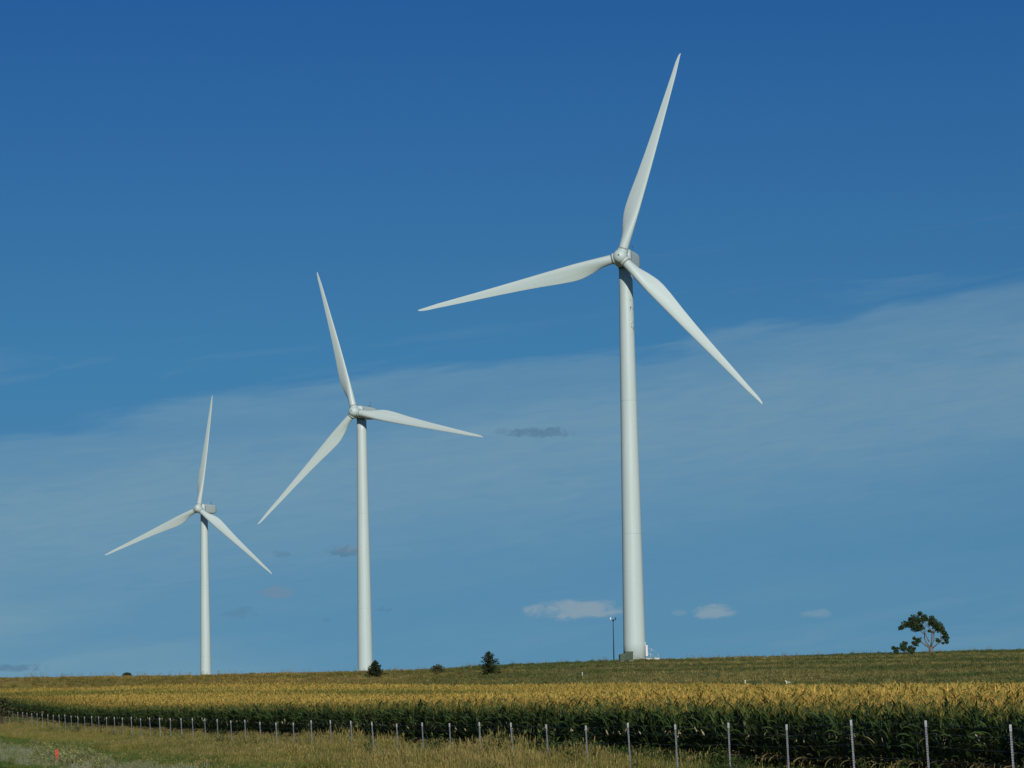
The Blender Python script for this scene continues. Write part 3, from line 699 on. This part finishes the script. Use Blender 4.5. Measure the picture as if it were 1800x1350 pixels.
# ------------------------------------------------------------------ grass
G_MAT = plant_material('grass_blades', 'col', (1, 1, 1), .6, 1.4, .7, .2, .1)
G_SEED = plant_material('grass_seedheads', None, (.27, .215, .075), .6, 1.4, .8, .2, .1)
def tuft(seed, h, spread, blades, width, seeds=0, sm=1):
    rr = random.Random(seed); mb = MB()
    for i in range(blades):
        a = rr.random() * 6.28; r = spread * math.sqrt(rr.random())
        strip(mb, (math.cos(a) * r, math.sin(a) * r, -.03), rr.random() * 6.28, rr.uniform(1.0, 1.5), rr.uniform(.3, 1.3), h * rr.uniform(.55, 1.05), width, 3, 0, rr.gauss(0, 1))
    for i in range(seeds):
        a = rr.random() * 6.28; r = spread * math.sqrt(rr.random()); az = rr.random() * 6.28; x, y = math.cos(a) * r, math.sin(a) * r; l = h * rr.uniform(.9, 1.3)
        strip(mb, (x, y, 0), az, 1.45, .25, l, width * .7, 2, 0)
        strip(mb, (x + math.cos(az) * l * .13, y + math.sin(az) * l * .13, l * .9), az, 1.2, .6, l * .22, width * 1.8, 2, sm)
    return mb.mesh('grass_tuft', [G_MAT, G_SEED])
def weed(seed):
    rr = random.Random(seed); mb = MB()
    for b in range(4):
        a = rr.random() * 6.28; top = Vector((math.cos(a) * .25, math.sin(a) * .25, rr.uniform(.6, .95)))
        mb.tube([(0, 0, 0), top * .5 + Vector((0, 0, .08)), top], [.01, .008, .004], 4, 0)
        for i in range(16):
            q = .2 + .8 * i / 15; p = top * q + Vector((0, 0, .05))
            strip(mb, p, rr.random() * 6.28, rr.uniform(.1, .8), .8, rr.uniform(.12, .24), .055, 3, 0, rr.gauss(0, .6))
    return mb.mesh('weed', [G_MAT, G_SEED])
def build_grass():
    protos = [tuft(1, .34, .18, 30, .013), tuft(2, .40, .20, 30, .013), tuft(3, .46, .18, 26, .012, 3), tuft(4, .58, .18, 24, .012, 5), weed(5), weed(6), tuft(7, .18, .2, 30, .016), tuft(8, .46, .18, 20, .013, 10, 0)]
    N = 210000
    s = RNG.uniform(45, 420, N); n = RNG.uniform(-21, CORN_N + .3, N) ; X, Y = line(s, n); px = bearing(X, Y)
    zg = gz(X, Y); e = (zg + .9 - EYE) / Y * F; low = yh(px) - e
    ok = (px > -380) & (px < 2500) & ((low < 1400) | (px > 1900)) & (Y > 44) & (RNG.random(N) < np.clip(1.15 - (Y - 120) / 350, .45, 1))
    X, Y, n, px, zg = X[ok], Y[ok], n[ok], px[ok], zg[ok]; m = len(X); u = RNG.random(m); pat = vnoise(X, Y, 4, 21) * .6 + vnoise(X, Y, 1.6, 22) * .4
    idx = np.zeros(m, int); scl = RNG.uniform(.75, 1.1, m); col = np.zeros((m, 3))
    gold = np.array([.25, .21, .05]); olive = np.array([.145, .17, .038]); green = np.array([.055, .085, .022]); pale = np.array([.25, .26, .165]); mown = np.array([.06, .105, .028]); grey = np.array([.15, .18, .075])
    right = np.clip((px - 850) / 350, 0, 1)
    k = np.clip((pat - .42) * 2.4, 0, 1)[:, None]; col = olive * (1 - k) + gold * k
    idx = np.where(u < .5, 0, 1); idx = np.where((pat > .5) & (u > .6), 2, idx)
    # long golden grass in clumps along the fence
    clump = vnoise(X, Y, 3.2, 51) * .6 + vnoise(X, Y, 9, 52) * .4
    z = (n > -6.5) & (n < 1.8) & (clump > .50); tall = np.clip((clump - .46) * 5, 0, 1) * np.interp(px, [0, 350, 700, 1100], [.75, .7, 1.0, .9])
    idx = np.where(z, np.where(u < .55, 3, 2), idx); scl = np.where(z, scl * (.55 + .72 * tall), scl * .85); col = np.where((z & (u > .5))[:, None], gold * (1.0 + .25 * (u[:, None] - .5)), col)
    lo_ = (~z) & (u > .55); col = np.where(lo_[:, None], green * 1.5 * (.7 + .6 * u[:, None]), col)
    # leafy green weeds between fence and corn
    w = (n > -.8) & (RNG.random(m) < .02 + .5 * np.clip((px - 930) / 60, 0, 1) * np.clip((1330 - px) / 80, 0, 1) * (vnoise(X, Y, 4, 33) > .42)); idx = np.where(w, np.where(u < .5, 4, 5), idx); scl = np.where(w, scl * .85, scl); col = np.where(w[:, None], green * (.7 + .6 * u[:, None]), col)
    scl = scl * np.interp(px, [100, 500, 900], [.75, .85, 1.0])
    sh = n > 2.4; scl = np.where(sh, scl * .75, scl); col = np.where((sh & ~w)[:, None], olive * .8, col)
    bare = (n > .3) & (px > 1080) & ~w & (RNG.random(m) < np.interp(px, [1080, 1300], [.3, .72])); scl = np.where(bare, scl * .3, scl)
    gm = np.clip((vnoise(X, Y * .45, 7, 61) - .45) * 4, 0, 1)[:, None] * np.where(w, 0, 1)[:, None]; col = col * (1 - .62 * gm) + np.array([.085, .125, .03]) * .62 * gm
    scl = scl * (.45 + .85 * vnoise(X, Y, 1.1, 62)) * np.interp(px, [400, 700, 1000, 1150, 1300], [.95, 1.0, .92, .8, .68])
    # pale seed grass and the mown strip nearer the road
    near = -n + 1.6 * (pat - .5) * 2
    g = (near > 8.8) & (u < np.clip((near - 8.8) / 2.2, 0, .9)) & (vnoise(X, Y, 2.2, 63) > .34); idx = np.where(g, np.where(u < .5, 7, 1), idx); scl = np.where(g, scl * .8, scl); col = np.where(g[:, None], np.where((u < .3)[:, None], pale, np.where((u < .6)[:, None], grey, olive)), col)
    mo = near > 13.3; idx = np.where(mo, 6, idx); col = np.where(mo[:, None], mown * (.8 + .4 * u[:, None]), col)
    pl = (px > 60) & (px < 190) & (near > 8) & (near < 12.5) & (RNG.random(m) < .05); idx = np.where(pl, 4, idx); scl = np.where(pl, .55, scl); col = np.where(pl[:, None], np.array([.30, .32, .12]), col)
    col = col * RNG.uniform(.75, 1.25, (m, 1))
    rot = np.stack([RNG.normal(0, .08, m), RNG.normal(-.06, .08, m), RNG.random(m) * 6.28], 1)
    o = scatter('roadside_grass', np.stack([X, Y, zg], 1), rot, scl, idx, protos, col)
    tag(o, 'tall dry golden and green roadside grass in front of the fence', 'grass'); print('grass', m)
    # hillside
    pt = [tuft(31, .42, .5, 26, .07), tuft(32, .5, .45, 22, .07), tuft(33, .75, .3, 18, .06, 4)]
    N = 76000; Y = RNG.uniform(215, 665, N); px = RNG.uniform(-400, 2400, N); X = (px - 911) / F * Y
    ok = (Y > corn_far(px) + 1.5) & (RNG.random(N) < .35 + .65 * Y / 660) & (vnoise(X, Y, 7, 40) + RNG.normal(0, .2, N) > .32); X, Y, px = X[ok], Y[ok], px[ok]; m = len(X)
    v = vnoise(X * .5, Y, 16, 41) * .7 + vnoise(X, Y, 4, 42) * .3; left = np.clip((950 - px) / 450, 0, 1)[:, None]
    k = np.clip((v - .32) * 2.8, 0, 1)[:, None]
    col = (np.array([.075, .102, .032]) * (1 - k) + np.array([.20, .175, .06]) * k) * (1 - left) + left * (np.array([.15, .135, .035]) * (1 - k) + np.array([.26, .19, .055]) * k)
    col = col * RNG.uniform(.7, 1.3, (m, 1)); u = RNG.random(m); idx = np.where(u < .5, 0, np.where(u < .94, 1, 2))
    rot = np.stack([RNG.normal(0, .06, m), RNG.normal(0, .06, m), RNG.random(m) * 6.28], 1)
    o = scatter('pasture_grass', np.stack([X, Y, gz(X, Y)], 1), rot, RNG.uniform(.6, 1.15, m), idx, pt, col)
    tag(o, 'olive and tan pasture grass covering the hillside up to the skyline', 'grass'); print('pasture', m)
build_grass()

# ------------------------------------------------------------------ small things
p = hit(100, 1346, 60, 200)
t = thing('marker_stake', 'orange-red flat marker stake standing in the roadside grass at lower left', 'stake', p, .1)
RED = material('faded_red_plastic', (.42, .045, .022), .5, .3, 0, .15, 12)
k = p.y / F; mb = MB(); Ht = 28 * k; w = .068
prof = [(.25, 0), (.35, .05 * Ht), (.45, .25 * Ht), (.85, .5 * Ht), (1, .72 * Ht), (1, .97 * Ht), (.7, Ht)]
mb.loft([[(-w * a, -.012, z), (w * a, -.012, z), (w * a, .012, z), (-w * a, .012, z)] for a, z in prof], 0, False); mb.build('blade', RED, t)
mb = MB(); mb.tube([(0, 0, -.2), (0, 0, .3 * Ht)], .018, 6); mb.build('peg', GALV, t)

MARK = material('weathered_white_paint', (.66, .65, .58), .6, .3, 0, .15, 6)
for px, py, h, lab, lean in ((1310, 1205.5, 10, 'small white marker post at the back edge of the corn', 0.0),
                             (1383.5, 1205.5, 9.5, 'leaning white marker post with a bent top behind the corn', -.35),
                             (1023.5, 1189, 7, 'tiny white marker post on the grass slope left of the nearest turbine', .1)):
    Yd = float(corn_far(px)) + 4; b = hit(px, py, Yd, 640); H = h * b.y / F
    t = thing('marker_post', lab, 'marker post', b, 0, 'white marker posts in the pasture')
    M = Matrix.Rotation(lean * .4, 4, 'Y')
    mb = MB(); mb.tube([(0, 0, -.2), (0, 0, H * .72)], .075, 8); mb.build('post', MARK, t, M)
    mb = MB(); mb.tube([(0, 0, H * .72), (lean * .3, 0, H)], [.095, .06], 8); mb.build('cap', MARK, t, M)
    if lean < -.2:
        mb = MB(); mb.tube([(.05, 0, H * .7), (.32, 0, H * .62), (.55, 0, H * .2)], .04, 6); mb.build('brace', MARK, t)

WOOD = material('old_post_wood', (.10, .085, .06), .9, .1, 0, .3, 10)
pts = [at(px, float(corn_far(px)) + 3.0) for px in range(760, 1880, 38)]
root = thing('pasture_fence', 'old thin post and wire fence along the back of the corn', 'fence', pts[0]); inv = Matrix.Translation(-root.location)
tp = []
for q in pts:
    H = random.uniform(1.0, 1.35); mb = MB(); a = random.gauss(0, .05)
    mb.tube([(0, 0, -.3), (a * .5, 0, H * .5), (a, 0, H)], [.06, .055, .045], 6); mb.build('wooden_post', WOOD, root, inv @ Matrix.Translation(q)); tp.append(inv @ (q + Vector((a * .8, -.05, H * .85))))
for dz in (0, -.35):
    mb = MB(); mb.tube([q + Vector((0, 0, dz)) for q in tp], .006, 4); mb.build('wire', WOOD, root)
